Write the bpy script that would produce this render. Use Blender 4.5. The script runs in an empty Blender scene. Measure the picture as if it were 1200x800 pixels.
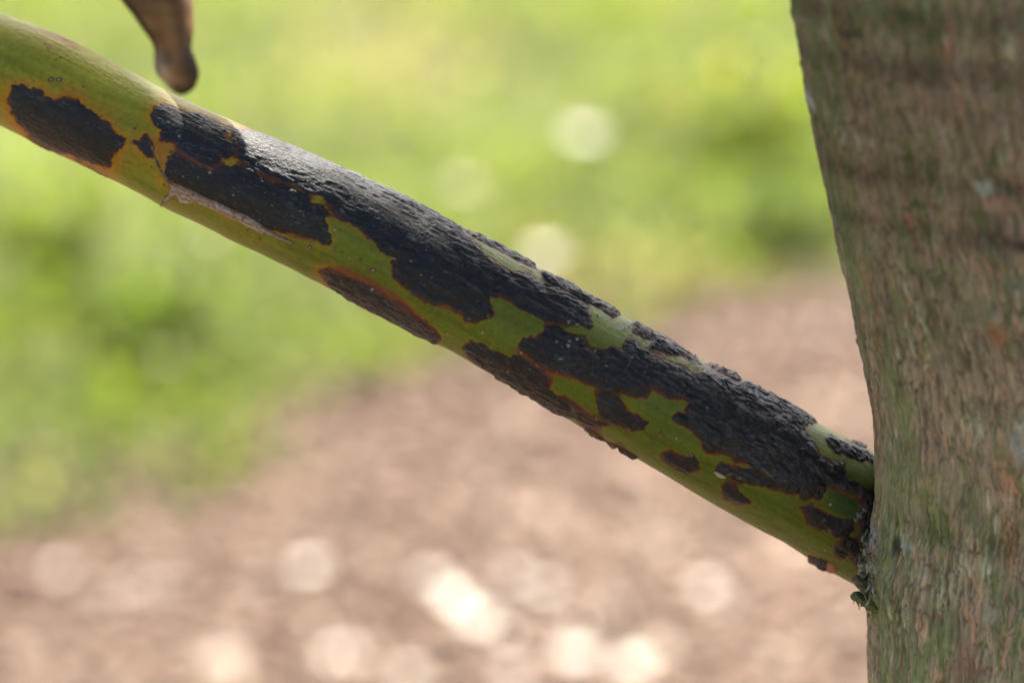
import bpy, math, random
import numpy as np

# ------------------------------------------------------------------ camera, sky, sun, exposure
scene = bpy.context.scene
COL = scene.collection
PITCH = math.radians(18.0)
CAM = np.array([0.0, 0.0, 1.35])
LENS, SENSOR = 60.0, 22.2
FPX = 1200.0 * LENS / SENSOR                      # focal length in photo pixels (1200 wide)
FWD = np.array([0.0, math.cos(PITCH), -math.sin(PITCH)])
RGT = np.array([1.0, 0.0, 0.0])
UPV = np.array([0.0, math.sin(PITCH), math.cos(PITCH)])

cam_data = bpy.data.cameras.new("camera")
cam = bpy.data.objects.new("camera", cam_data)
COL.objects.link(cam)
cam.location = CAM
cam.rotation_euler = (math.pi / 2 - PITCH, 0, 0)
cam_data.lens, cam_data.sensor_width = LENS, SENSOR
cam_data.clip_start, cam_data.clip_end = 0.01, 1000
cam_data.dof.use_dof = True
cam_data.dof.focus_distance = 0.535
cam_data.dof.aperture_fstop = 4.8
scene.camera = cam

SUN_ELEV, SUN_AZ = 50.0, 6.0                      # sun behind the branch, azimuth east of +Y
world = bpy.data.worlds.new("World")
scene.world = world
world.use_nodes = True
wn = world.node_tree.nodes
sky = wn.new("ShaderNodeTexSky")
sky.sky_type = 'NISHITA'
sky.sun_disc = False
sky.sun_elevation = math.radians(SUN_ELEV)
sky.sun_rotation = math.radians(SUN_AZ)
sky.air_density, sky.dust_density, sky.ozone_density = 0.6, 4.0, 0.6
wn["Background"].inputs[1].default_value = 0.10
world.node_tree.links.new(sky.outputs[0], wn["Background"].inputs[0])

sun_data = bpy.data.lights.new("sun", 'SUN')
sun_data.energy = 3.6
sun_data.angle = math.radians(0.53)
sun_data.color = (1.0, 0.94, 0.84)
sun = bpy.data.objects.new("sun", sun_data)
COL.objects.link(sun)
sun.location = (0, 3, 6)
sun.rotation_euler = (math.radians(90 - SUN_ELEV), 0, math.radians(180 - SUN_AZ))

scene.view_settings.view_transform = 'Standard'
scene.view_settings.look = 'None'
scene.view_settings.exposure = 2.05
scene.view_settings.gamma = 1.0
scene.cycles.use_denoising = True
scene.cycles.max_bounces = 8
scene.cycles.sample_clamp_indirect = 8.0

CROWN_N = 3300
GAPF = 0.8
rng = np.random.default_rng(11)
random.seed(11)


# ------------------------------------------------------------------ helpers
def unproject(px, py, depth):
    px, py, depth = np.broadcast_arrays(np.asarray(px, float), np.asarray(py, float), np.asarray(depth, float))
    x = (px - 600.0) / FPX * depth
    y = (400.0 - py) / FPX * depth
    return CAM + x[..., None] * RGT + y[..., None] * UPV + depth[..., None] * FWD


def project(P):
    d = P - CAM
    z = d @ FWD
    return 600.0 + FPX * (d @ RGT) / z, 400.0 - FPX * (d @ UPV) / z


def on_ground(px, py, h=0.0):
    d = FWD + (px - 600.0) / FPX * RGT + (400.0 - py) / FPX * UPV
    return CAM + d * ((h - CAM[2]) / d[2])


_T = rng.random((64, 64, 64))


def vnoise(x, y, z):
    """smooth value noise, about -1..1"""
    xi, yi, zi = np.floor(x).astype(int), np.floor(y).astype(int), np.floor(z).astype(int)
    fx, fy, fz = x - xi, y - yi, z - zi
    fx, fy, fz = [f * f * f * (f * (f * 6 - 15) + 10) for f in (fx, fy, fz)]
    x0, y0, z0, x1, y1, z1 = xi & 63, yi & 63, zi & 63, (xi + 1) & 63, (yi + 1) & 63, (zi + 1) & 63
    a = _T[x0, y0, z0] * (1 - fx) + _T[x1, y0, z0] * fx
    b = _T[x0, y1, z0] * (1 - fx) + _T[x1, y1, z0] * fx
    c = _T[x0, y0, z1] * (1 - fx) + _T[x1, y0, z1] * fx
    d = _T[x0, y1, z1] * (1 - fx) + _T[x1, y1, z1] * fx
    return ((a * (1 - fy) + b * fy) * (1 - fz) + (c * (1 - fy) + d * fy) * fz) * 2 - 1


def fbm(x, y, z, octaves=3):
    s, a, t = 0.0, 1.0, 0.0
    for k in range(octaves):
        s = s + a * vnoise(x * 2 ** k + 7.3 * k, y * 2 ** k + 3.1 * k, z * 2 ** k + 5.7 * k)
        t += a
        a *= 0.5
    return s / t


def smooth(e0, e1, x):
    t = np.clip((x - e0) / (e1 - e0), 0, 1)
    return t * t * (3 - 2 * t)


def mix(a, b, t):
    return a * (1 - t[..., None]) + np.asarray(b) * t[..., None]


def make_mesh(name, verts, faces, colors=None, smooth_shade=True):
    """verts (N,3); faces (M,4) or (M,3) arrays or python list"""
    me = bpy.data.meshes.new(name)
    verts = np.asarray(verts, np.float32)
    if isinstance(faces, np.ndarray):
        n, k = faces.shape
        me.vertices.add(len(verts))
        me.vertices.foreach_set("co", verts.ravel())
        me.loops.add(n * k)
        me.loops.foreach_set("vertex_index", faces.astype(np.int32).ravel())
        me.polygons.add(n)
        me.polygons.foreach_set("loop_start", np.arange(0, n * k, k, dtype=np.int32))
        me.update(calc_edges=True)
    else:
        me.from_pydata([tuple(v) for v in verts], [], faces)
    if smooth_shade:
        me.polygons.foreach_set("use_smooth", np.ones(len(me.polygons), bool))
    if colors is not None:
        at = me.attributes.new("albedo", 'FLOAT_COLOR', 'POINT')
        c4 = np.ones((len(verts), 4), np.float32)
        c4[:, :3] = colors
        at.data.foreach_set("color", c4.ravel())
    me.validate()
    me.update()
    return me


def add(name, me, material=None, parent=None, label=None, cat=None, group=None, kind=None):
    o = bpy.data.objects.new(name, me)
    COL.objects.link(o)
    if material is not None:
        me.materials.append(material)
    if parent is not None:
        o.parent = parent
    for k, v in (("label", label), ("category", cat), ("group", group), ("kind", kind)):
        if v:
            o[k] = v
    return o


def grid_faces(nr, nc, wrap=False):
    r = np.arange(nr - 1)[:, None]
    c = np.arange(nc if wrap else nc - 1)[None, :]
    c1 = (c + 1) % nc
    a = r * nc + c
    b = r * nc + c1
    return np.stack([a, b, b + nc, a + nc], -1).reshape(-1, 4)


# ------------------------------------------------------------------ materials
class Mat:
    def __init__(self, name):
        self.m = bpy.data.materials.new(name)
        self.m.use_nodes = True
        self.t = self.m.node_tree
        self.b = self.t.nodes["Principled BSDF"]
        self.out = self.t.nodes["Material Output"]

    def n(self, kind, **kw):
        nd = self.t.nodes.new("ShaderNode" + kind)
        for k, v in kw.items():
            if k.startswith("i_"):
                nd.inputs[k[2:].replace("_", " ")].default_value = v
            else:
                setattr(nd, k, v)
        return nd

    def l(self, a, b):
        self.t.links.new(a, b)

    def coords(self, scale, space="Object"):
        tc = self.n("TexCoord")
        mp = self.n("Mapping")
        mp.inputs["Scale"].default_value = scale
        self.l(tc.outputs[space], mp.inputs[0])
        return mp.outputs[0]

    def noise(self, vec, scale=1.0, detail=3.0, rough=0.55):
        nd = self.n("TexNoise")
        nd.inputs["Scale"].default_value = scale
        nd.inputs["Detail"].default_value = detail
        nd.inputs["Roughness"].default_value = rough
        if vec is not None:
            self.l(vec, nd.inputs["Vector"])
        return nd.outputs["Fac"]

    def ramp(self, fac, stops):
        nd = self.n("ValToRGB")
        el = nd.color_ramp.elements
        while len(el) < len(stops):
            el.new(0.5)
        for e, (p, c) in zip(el, stops):
            e.position = p
            e.color = (*c, 1) if len(c) == 3 else c
        self.l(fac, nd.inputs[0])
        return nd.outputs[0]

    def mixc(self, fac, a, b, mode='MIX'):
        nd = self.n("MixRGB", blend_type=mode)
        for v, i in ((fac, 0), (a, 1), (b, 2)):
            if hasattr(v, "links"):
                self.l(v, nd.inputs[i])
            else:
                nd.inputs[i].default_value = v if i == 0 else (*v, 1)
        return nd.outputs[0]

    def bump(self, height, strength, dist):
        nd = self.n("Bump")
        nd.inputs["Strength"].default_value = strength
        nd.inputs["Distance"].default_value = dist
        self.l(height, nd.inputs["Height"])
        return nd.outputs[0]


def attr_material(name, rough, spec, fine, bump_scale, bump_strength, bump_dist, tint=0.25, rough_var=0.0):
    """colour from the mesh's own albedo attribute, with fine grain and relief from noise"""
    M = Mat(name)
    at = M.n("Attribute", attribute_name="albedo")
    v = M.coords(fine)
    nz = M.noise(v, 1.0, 4.0, 0.6)
    g = M.ramp(nz, [(0.25, (1 - tint,) * 3), (0.75, (1 + tint,) * 3)])
    col = M.mixc(1.0, at.outputs["Color"], g, 'MULTIPLY')
    M.l(col, M.b.inputs["Base Color"])
    M.b.inputs["Roughness"].default_value = rough
    M.b.inputs["Specular IOR Level"].default_value = spec
    if rough_var:
        rr = M.n("MapRange")
        M.l(nz, rr.inputs[0])
        rr.inputs[1].default_value, rr.inputs[2].default_value = 0.3, 0.7
        rr.inputs[3].default_value, rr.inputs[4].default_value = rough - rough_var, rough + rough_var
        M.l(rr.outputs[0], M.b.inputs["Roughness"])
    vb = M.coords(bump_scale)
    M.l(M.bump(M.noise(vb, 1.0, 5.0, 0.65), bump_strength, bump_dist), M.b.inputs["Normal"])
    return M.m


mat_rind = attr_material("green_rind", 0.45, 0.17, (900, 900, 900), (1100, 1100, 1100), 0.45, 0.0004, 0.22, 0.06)
mat_crust = attr_material("black_crust", 0.45, 0.33, (1500, 1500, 1500), (1500, 1500, 1500), 0.6, 0.0005, 0.55, 0.12)
mat_scar = attr_material("tan_scar_tissue", 0.8, 0.3, (1500, 1500, 1500), (1300, 1300, 1300), 0.6, 0.0006, 0.4)
mat_bark = attr_material("bark", 0.85, 0.25, (1100, 1100, 260), (1300, 1300, 320), 0.7, 0.0006, 0.3)


# ------------------------------------------------------------------ the tree (thing) at the trunk's base
TRUNK_R = 0.050
DEPTH0 = 0.541                                     # depth of the joint of branch and trunk
joint = unproject(1050, 590, DEPTH0)

tree = bpy.data.objects.new("tree", None)
COL.objects.link(tree)
tree["label"] = "tree with mossy grey brown bark and a green limb blotched with black crust"
tree["category"] = "tree"
TREE0 = np.array([joint[0] + TRUNK_R - 0.004, joint[1], 0.0])
tree.location = TREE0

# ---- branch geometry: centre line and thickness measured on the photograph
top = np.array([(0, 12), (50, 31), (110, 62), (160, 86), (200, 106), (240, 126), (290, 148), (348, 167), (396, 193), (428, 207),
                (476, 233), (540, 267), (580, 286), (632, 319), (680, 341), (744, 378), (788, 402), (828, 426), (872, 447),
                (916, 470), (960, 496), (1026, 530)], float)
bot = np.array([(0, 147), (20, 157), (60, 177), (90, 193), (130, 211), (160, 227), (188, 242), (234, 263), (272, 282), (312, 301),
                (360, 324), (412, 351), (452, 374), (480, 389), (516, 403), (540, 416), (578, 437), (626, 468), (652, 479),
                (686, 500), (720, 520), (748, 535), (784, 558), (820, 580), (874, 609), (890, 619), (944, 647), (998, 678)], float)
pt = np.polyfit(top[:, 0] / 1000, top[:, 1], 7)
pb = np.polyfit(bot[:, 0] / 1000, bot[:, 1], 7)


def branch_line(x):
    xc = np.clip(x, 0, 1000) / 1000
    dt, db = np.polyder(pt), np.polyder(pb)
    slope = 0.5 * (np.polyval(dt, np.clip(xc, 0.02, 0.97)) + np.polyval(db, np.clip(xc, 0.02, 0.97))) / 1000
    over = x - xc * 1000
    yc = 0.5 * (np.polyval(pt, xc) + np.polyval(pb, xc)) + slope * over
    half = 0.5 * (np.polyval(pb, xc) - np.polyval(pt, xc)) * 0.885
    half = half * (1 + 0.05 * smooth(940, 1030, x))
    half = half * np.clip(1 + np.minimum(x, 0) / 2600, 0.05, 1)
    depth = DEPTH0 + 0.018 * ((1000 - x) / 1000) ** 2 - 0.006 * np.sin(np.clip(x, 0, 1000) / 1000 * math.pi)
    depth = depth + 0.0095 * np.clip((x - 720) / 280, 0, 1.6) ** 2
    depth = np.where(x < 0, DEPTH0 + 0.018 + 0.000036 * (-x), depth)
    return yc, half, depth


xs = np.concatenate([np.arange(-1300, -40, 20.0), np.arange(-40, 1042, 0.95), np.arange(1042, 1090, 6.0)])
yc, half, depth = branch_line(xs)
AX = unproject(xs, yc, depth)
RAD = half * depth / FPX
tan = np.gradient(AX, axis=0)
tan /= np.linalg.norm(tan, axis=1)[:, None]
n2 = -FWD - (tan @ -FWD)[:, None] * tan
n2 /= np.linalg.norm(n2, axis=1)[:, None]
n1 = np.cross(tan, n2)
n1 *= np.sign(n1 @ UPV)[:, None]

th_f = np.arange(-112, 112, 0.95)
th_b = np.arange(112, 248, 4.0)
TH = np.radians(np.concatenate([th_f, th_b]))
NR, NC = len(xs), len(TH)
NRM = np.cos(TH)[None, :, None] * n2[:, None, :] + np.sin(TH)[None, :, None] * n1[:, None, :]
arc = np.concatenate([[0], np.cumsum(np.linalg.norm(np.diff(AX, axis=0), axis=1))]) * 1000      # mm along
S = np.broadcast_to(arc[:, None], (NR, NC))
Q = RAD[:, None] * 1000 * np.broadcast_to(TH[None, :], (NR, NC))                                 # mm around
cx_, cy_ = np.cos(TH)[None, :] * 12 + 0 * S, np.sin(TH)[None, :] * 12 + 0 * S                    # for seamless noise, mm
BASE = AX[:, None, :] + RAD[:, None, None] * NRM
PX, PY = project(BASE.reshape(-1, 3))
PX, PY = PX.reshape(NR, NC), PY.reshape(NR, NC)
FX = PX / 1000.0

# gentle unevenness of the rind
und = 0.30 * fbm(S / 14, cx_ / 9, cy_ / 9, 2) + 0.08 * fbm(S / 3.0, cx_ / 2.2, cy_ / 2.2, 2)
und += 0.030 * vnoise(S / 2.5, Q / 0.35, 0 * S)                                                   # fine lengthwise fibres
und += 0.35 * np.exp(-((PX - 195) / 22) ** 2) * smooth(130, 240, PY)


# ---- lesions: outlines traced on the photograph: (offset x, offset y), zoomed points at 5 px per photo pixel
def Z(ox, oy, pts, s=5.0):
    return np.array([(ox + x / s, oy + y / s) for x, y in pts])


LES = []
LES.append(Z(0, 80, [(75, 110), (130, 105), (170, 125), (235, 130), (260, 175), (320, 190), (380, 175), (450, 190), (490, 225),
    (550, 275), (620, 320), (650, 365), (690, 400), (735, 415), (720, 450), (690, 480), (650, 500), (640, 575), (560, 560),
    (470, 530), (420, 500), (320, 480), (240, 420), (170, 370), (110, 310), (75, 250), (60, 180)]))
LES.append(Z(0, 80, [(120, 410), (180, 430), (260, 465), (300, 492), (250, 510), (120, 440)]))
LES.append(Z(0, 80, [(450, 572), (520, 600), (620, 645), (560, 665), (460, 600)]))
LES.append(np.array([(58, 27), (75, 33), (92, 46), (80, 44), (68, 38)], float))
LES.append(Z(0, 80, [(785, 425), (820, 430), (850, 395), (880, 430), (895, 470), (900, 520), (870, 520), (830, 480)]))
LES.append(Z(160, 100, [(95, 165), (110, 135), (150, 120), (220, 130), (260, 155), (310, 165), (360, 170), (400, 195), (450, 210),
    (500, 240), (530, 260), (515, 290), (530, 315), (580, 325), (600, 345), (580, 390), (540, 420), (490, 415), (480, 460),
    (440, 480), (380, 460), (310, 420), (250, 380), (230, 345), (190, 325), (150, 320), (145, 260), (110, 230), (95, 205)]))
LES.append(np.array([(272, 150), (284, 153), (300, 155), (312, 158), (326, 163), (336, 164), (345, 150), (400, 180), (440, 200),
    (480, 222), (520, 245), (538, 258), (543, 270), (553, 284), (568, 300), (580, 310), (596, 319), (616, 322), (632, 330),
    (644, 335), (652, 337), (660, 342), (676, 350), (685, 357), (687, 364), (692, 374), (695, 382), (690, 385), (680, 380),
    (668, 380), (650, 377), (638, 375), (628, 370), (618, 364), (606, 359), (596, 351), (586, 347), (573, 347), (572, 352),
    (578, 368), (568, 374), (554, 377), (546, 375), (542, 368), (532, 364), (524, 356), (510, 358), (496, 352), (484, 344),
    (472, 334), (461, 324), (460, 306), (469, 304), (456, 298), (446, 292), (440, 282), (428, 274), (420, 264), (410, 260),
    (402, 258), (394, 251), (390, 240), (378, 229), (370, 227), (360, 226), (348, 218), (328, 212), (316, 206), (304, 200),
    (288, 191), (284, 188), (278, 180), (280, 170), (276, 160), (272, 156)], float))
LES.append(np.array([(196, 198), (198, 184), (208, 179), (220, 187), (234, 195), (248, 200), (260, 195), (272, 196), (288, 195.5),
    (300, 204), (312, 212), (330, 217.5), (350, 225), (361, 231), (362, 238), (374, 241), (378, 240), (386, 252), (376, 255),
    (382, 262), (383, 272), (388, 280), (384, 287), (374, 282), (360, 278), (340, 272), (328, 272), (312, 266), (288, 252),
    (268, 242), (256, 237), (240, 230), (226, 222), (212, 216), (200, 210), (196, 204)], float))
LES.append(Z(360, 270, [(75, 235), (120, 230), (180, 250), (240, 280), (300, 300), (380, 330), (440, 370), (500, 410), (570, 440),
    (620, 490), (700, 540), (745, 580), (770, 630), (765, 665), (700, 680), (600, 650), (500, 590), (400, 520), (300, 460),
    (200, 390), (125, 312)]))
LES.append(Z(540, 360, [(10, 240), (60, 205), (110, 215), (170, 250), (240, 275), (290, 300), (350, 290), (400, 310), (450, 350),
    (500, 390), (520, 420), (510, 470), (540, 510), (600, 525), (660, 565), (710, 600), (750, 635), (800, 665), (845, 690),
    (800, 700), (740, 690), (650, 640), (560, 620), (450, 590), (400, 520), (330, 485), (230, 420), (200, 390), (120, 350),
    (50, 290)]))
LES.append(Z(540, 360, [(205, 405), (260, 445), (330, 487), (420, 545), (370, 560), (290, 510), (220, 450)]))
LES.append(np.array([(608, 404), (614, 398), (628, 396), (636, 390), (642, 383), (654, 383), (662, 390), (672, 394), (684, 396),
    (688, 404), (692, 408), (704, 409), (712, 410), (718, 406), (726, 409), (730, 408), (734, 398), (742, 397), (752, 408), (766, 414),
    (778, 420), (788, 426), (800, 430), (808, 438), (816, 436), (828, 436), (840, 440), (852, 444), (862, 449), (870, 452),
    (872, 436), (900, 450), (940, 470), (966, 490), (945, 497), (940, 504), (948, 512), (954, 520), (960, 534), (968, 539),
    (988, 542), (990, 554), (985, 559), (996, 562), (1010, 570), (1022, 574), (1035, 580), (1030, 592), (1012, 584), (1004, 580),
    (992, 576), (980, 571), (968, 569), (966, 578), (960, 585), (952, 582), (940, 583), (936, 578), (926, 578), (916, 573),
    (896, 570), (876, 567), (860, 561), (850, 556), (840, 549), (846, 544), (860, 548), (878, 552), (882, 544), (872, 542),
    (860, 538), (852, 532), (840, 530), (832, 532), (824, 526), (823, 516), (816, 508), (808, 502), (794, 494), (789, 489),
    (794, 484), (806, 487), (804, 480), (812, 472), (800, 466), (786, 466), (776, 460), (762, 452), (758, 464), (740, 465),
    (728, 456), (720, 460), (708, 458), (696, 452), (680, 446), (668, 440), (648, 434), (636, 430), (624, 420), (616, 414),
    (610, 410)], float))
LES.append(Z(540, 360, [(800, 510), (850, 515), (920, 530), (950, 570), (970, 610), (1030, 640), (1090, 680), (1060, 715), (1010, 720),
    (960, 700), (900, 680), (840, 660), (815, 620), (805, 570)]))
LES.append(Z(680, 450, [(475, 410), (530, 395), (580, 420), (620, 435), (660, 420), (690, 460), (695, 495), (620, 520), (560, 495),
    (510, 460)]))
LES.append(Z(680, 450, [(830, 600), (860, 585), (910, 590), (920, 630), (960, 660), (995, 695), (940, 700), (880, 680), (845, 670)]))
LES.append(Z(840, 560, [(490, 170), (560, 165), (620, 200), (700, 240), (800, 250), (790, 300), (760, 340), (790, 360), (830, 370),
    (850, 400), (840, 440), (810, 450), (770, 445), (720, 475), (690, 450), (690, 410), (720, 380), (730, 340), (690, 330),
    (640, 300), (590, 290), (530, 270), (520, 220)]))
LES.append(Z(840, 430, [(640, 420), (660, 395), (700, 420), (740, 445), (800, 470), (860, 490), (900, 515), (960, 550), (955, 570),
    (870, 545), (820, 545), (760, 520), (700, 495), (660, 470)]))
LES.append(Z(840, 430, [(780, 405), (830, 415), (890, 455), (870, 466), (800, 428)]))
LES.append(Z(700, 350, [(210, 140), (260, 120), (330, 150), (420, 210), (500, 290), (580, 345), (600, 380), (550, 370), (500, 330),
    (440, 320), (380, 300), (320, 280), (330, 240), (280, 230), (220, 190)]))
LES.append(Z(700, 350, [(660, 375), (720, 380), (800, 420), (860, 470), (830, 478), (760, 442), (700, 412)]))
LES.append(Z(520, 250, [(570, 345), (650, 370), (760, 405), (860, 455), (950, 525), (1025, 590), (990, 603), (930, 563), (880, 533),
    (830, 520), (770, 488), (700, 440), (640, 422), (600, 385)]))
LES.append(Z(520, 250, [(115, 85), (150, 112), (250, 177), (330, 217), (400, 255), (470, 295), (540, 328), (510, 270), (350, 160),
    (200, 80)]))
LES.append(Z(680, 450, [(30, 258), (80, 280), (150, 335), (220, 362), (160, 375), (80, 330)]))
LES.append(Z(680, 450, [(230, 368), (280, 393), (335, 428), (280, 440), (235, 400)]))
LES.append(Z(840, 560, [(540, 452), (590, 472), (640, 490), (650, 535), (590, 530), (545, 490)]))

LES.append(np.array([(1010, 590), (1022, 578), (1040, 566), (1044, 604), (1026, 622), (1020, 650), (1006, 668), (1001, 655), (1004, 640), (1009, 622), (1006, 606)], float))
wob = 1.6 * fbm(PX / 9, PY / 9, 0 * PX, 2) + 1.4 * vnoise(S / 0.75, Q / 0.5, 0 * S) + 0.7 * vnoise(S / 0.4, Q / 0.28, 3 + 0 * S)


def poly_sd(pg, margin=16):
    """signed distance in px (inside positive) to a traced outline, on every branch vertex near it"""
    x0, y0 = pg.min(0) - margin
    x1, y1 = pg.max(0) + margin
    sel = (PX > x0) & (PX < x1) & (PY > y0) & (PY < y1)
    sd = np.full(PX.shape, -99.0)
    px, py = PX[sel], PY[sel]
    best = np.full(px.shape, 1e9)
    ins = np.zeros(px.shape, bool)
    for (ax, ay), (bx, by) in zip(pg, np.roll(pg, -1, axis=0)):
        dx, dy = bx - ax, by - ay
        t = np.clip(((px - ax) * dx + (py - ay) * dy) / (dx * dx + dy * dy + 1e-9), 0, 1)
        best = np.minimum(best, (px - ax - t * dx) ** 2 + (py - ay - t * dy) ** 2)
        if ay != by:
            ins ^= ((ay > py) != (by > py)) & (px < dx * (py - ay) / dy + ax)
    d = np.sqrt(best)
    sd[sel] = np.where(ins, d, -d)
    return sd


def line_dist(pl):
    x0, y0 = pl.min(0) - 12
    x1, y1 = pl.max(0) + 12
    sel = (PX > x0) & (PX < x1) & (PY > y0) & (PY < y1) & (np.cos(TH)[None, :] > -0.2)
    out = np.full(PX.shape, 99.0)
    px, py = PX[sel], PY[sel]
    best = np.full(px.shape, 1e9)
    for (ax, ay), (bx, by) in zip(pl[:-1], pl[1:]):
        dx, dy = bx - ax, by - ay
        t = np.clip(((px - ax) * dx + (py - ay) * dy) / (dx * dx + dy * dy + 1e-9), 0, 1)
        best = np.minimum(best, (px - ax - t * dx) ** 2 + (py - ay - t * dy) ** 2)
    out[sel] = np.sqrt(best)
    return out


SDS = [poly_sd(p) + np.where(poly_sd(p) > -90, wob * (0.9 if len(p) > 12 else 0.5), 0) for p in LES]
SDS = [np.where(q > -60, q + 1.2, q) for q in SDS]
_srt = np.sort(np.stack(SDS), 0)
SDM = _srt[-1]
GAP = smooth(-11, -5, _srt[-1] + _srt[-2])                       # narrow bridges between two lesions are dead and brown

# rust-coloured bands (dead red-brown tissue along some edges)
RUST = [Z(360, 270, [(100, 228), (190, 205), (260, 232), (360, 278), (440, 328), (560, 393), (612, 458), (720, 540), (750, 590), (700, 560),
                     (620, 505), (560, 468), (480, 408), (400, 350), (300, 300), (200, 265), (120, 245)]),
        Z(160, 100, [(230, 370), (300, 410), (370, 450), (460, 490), (440, 505), (370, 478), (300, 440), (240, 395)]),
        Z(540, 360, [(295, 232), (330, 245), (420, 300), (500, 345), (540, 372), (640, 400), (700, 430), (640, 425), (545, 400), (520, 420),
                     (500, 400), (440, 350), (380, 300)]),
        Z(700, 350, [(330, 310), (390, 335), (380, 350), (330, 325)]),
        Z(540, 360, [(640, 560), (700, 590), (750, 630), (800, 660), (805, 675), (740, 640), (680, 600)]),
        Z(680, 450, [(730, 385), (770, 405), (775, 420), (740, 412), (722, 395)]),
        Z(160, 180, [(860, 455), (940, 480), (1010, 500), (1060, 515), (1000, 515), (900, 485)]),
        Z(360, 270, [(600, 360), (660, 395), (740, 430), (800, 425), (860, 455), (920, 490), (860, 480), (780, 445), (690, 420)])]
rust = np.max(np.stack([smooth(-2.0, 1.5, poly_sd(p) + wob) for p in RUST]), 0)

rimv = smooth(-0.35, 0.6, fbm(S / 5 + 70, cx_ / 3, cy_ / 3, 2))
# ---- colour of the rind
big = fbm(S / 18, cx_ / 9, cy_ / 9, 3)
streak = vnoise(S / 22, Q / 1.6, 0 * S) * 0.6 + vnoise(S / 9, Q / 0.6, 4 + 0 * S) * 0.4
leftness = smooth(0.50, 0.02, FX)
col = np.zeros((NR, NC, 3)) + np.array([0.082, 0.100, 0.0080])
col = mix(col, (0.180, 0.178, 0.012), leftness * 0.9)  # yellower left end: own hue plus some brighter light put into the colour
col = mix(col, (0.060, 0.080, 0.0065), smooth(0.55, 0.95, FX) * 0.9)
top_light = smooth(0.15, 0.95, np.sin(TH))[None, :] * np.ones_like(S)  # pale lit upper side, painted into the rind colour
col = mix(col, (0.40, 0.34, 0.040), top_light * leftness * 0.9)
col = mix(col, (0.20, 0.22, 0.075), top_light * (1 - leftness) * 0.8)
col *= (1 + 0.20 * big + 0.22 * streak)[..., None]
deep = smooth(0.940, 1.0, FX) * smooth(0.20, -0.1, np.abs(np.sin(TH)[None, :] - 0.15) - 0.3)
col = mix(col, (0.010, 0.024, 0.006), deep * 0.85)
out = -SDM                                                       # px outside the nearest lesion
hw = (1.2 + 8.0 * smooth(0.55, 0.05, FX)) * (0.7 + 0.8 * rimv)                          # halo is broad on the old left part, thin on the right
hal = np.exp(-np.clip(out, 0, None) / hw)
col = mix(col, (0.32, 0.130, 0.006), np.clip(hal * 1.15, 0, 1) * (0.45 + 0.5 * smooth(0.55, 0.05, FX)))
col = mix(col, (0.17, 0.038, 0.005), np.exp(-np.clip(out, 0, None) / ((0.9 + 1.8 * leftness) * (0.4 + 1.1 * rimv))) * (0.35 + 0.6 * rimv))
col = mix(col, (0.045, 0.013, 0.006), smooth(1.6 + 1.6 * rimv, -0.2, out) * 0.92)
col = mix(col, (0.055, 0.018, 0.006), GAP * 0.85)
brn = Z(0, 80, [(940, 440), (990, 430), (1030, 450), (1030, 490), (1000, 540), (970, 590), (945, 570), (915, 500), (910, 460)])
col = mix(col, (0.23, 0.095, 0.012), smooth(-3, 5, poly_sd(brn)) * 0.75)
col = mix(col, (0.125, 0.036, 0.012), rust * 0.85)
# small dark corky specks
for k in range(150):
    x, f = rng.uniform(0, 1030), rng.uniform(-0.95, 0.95)
    y = np.interp(x, xs, yc) + f * np.interp(x, xs, half)
    r = rng.uniform(0.5, 1.1) if rng.random() < 0.88 else rng.uniform(1.2, 2.1)
    sel = (np.abs(PX - x) < 8) & (np.abs(PY - y) < 8)
    d = np.hypot(PX[sel] - x, PY[sel] - y)
    w = smooth(r + 0.9, r - 0.3, d)
    c = (0.055, 0.035, 0.015) if rng.random() < 0.8 else (0.30, 0.25, 0.16)
    col[sel] = mix(col[sel], c, w * 0.8)
    und[sel] += 0.06 * w
for x, y, rx in ((60, 93.3, 3.6), (69, 93.5, 4.2), (363, 290.5, 3.0), (392, 292.5, 1.6), (774, 509.5, 2.0), (437, 317, 4.5), (933, 571, 1.5)):
    d = np.hypot((PX - x) / (rx / 3.0), PY - y)
    w = smooth(3.4, 2.6, d)
    col = mix(col, (0.075, 0.035, 0.025), w * 0.85)
    col = mix(col, (0.26, 0.21, 0.17), smooth(1.7, 0.8, d) * 0.7)
    und += 0.12 * w
col = np.clip(col * 1.18, 0.004, 0.9)

BR = BASE + (und * 0.001)[..., None] * NRM
branch_v = np.concatenate([BR.reshape(-1, 3), AX[:1], AX[-1:]])
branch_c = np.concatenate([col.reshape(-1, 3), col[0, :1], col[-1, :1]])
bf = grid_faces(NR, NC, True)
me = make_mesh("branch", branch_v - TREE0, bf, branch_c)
branch = add("branch", me, mat_rind, tree, label="green limb with black crusted blotches and orange rims")

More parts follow.
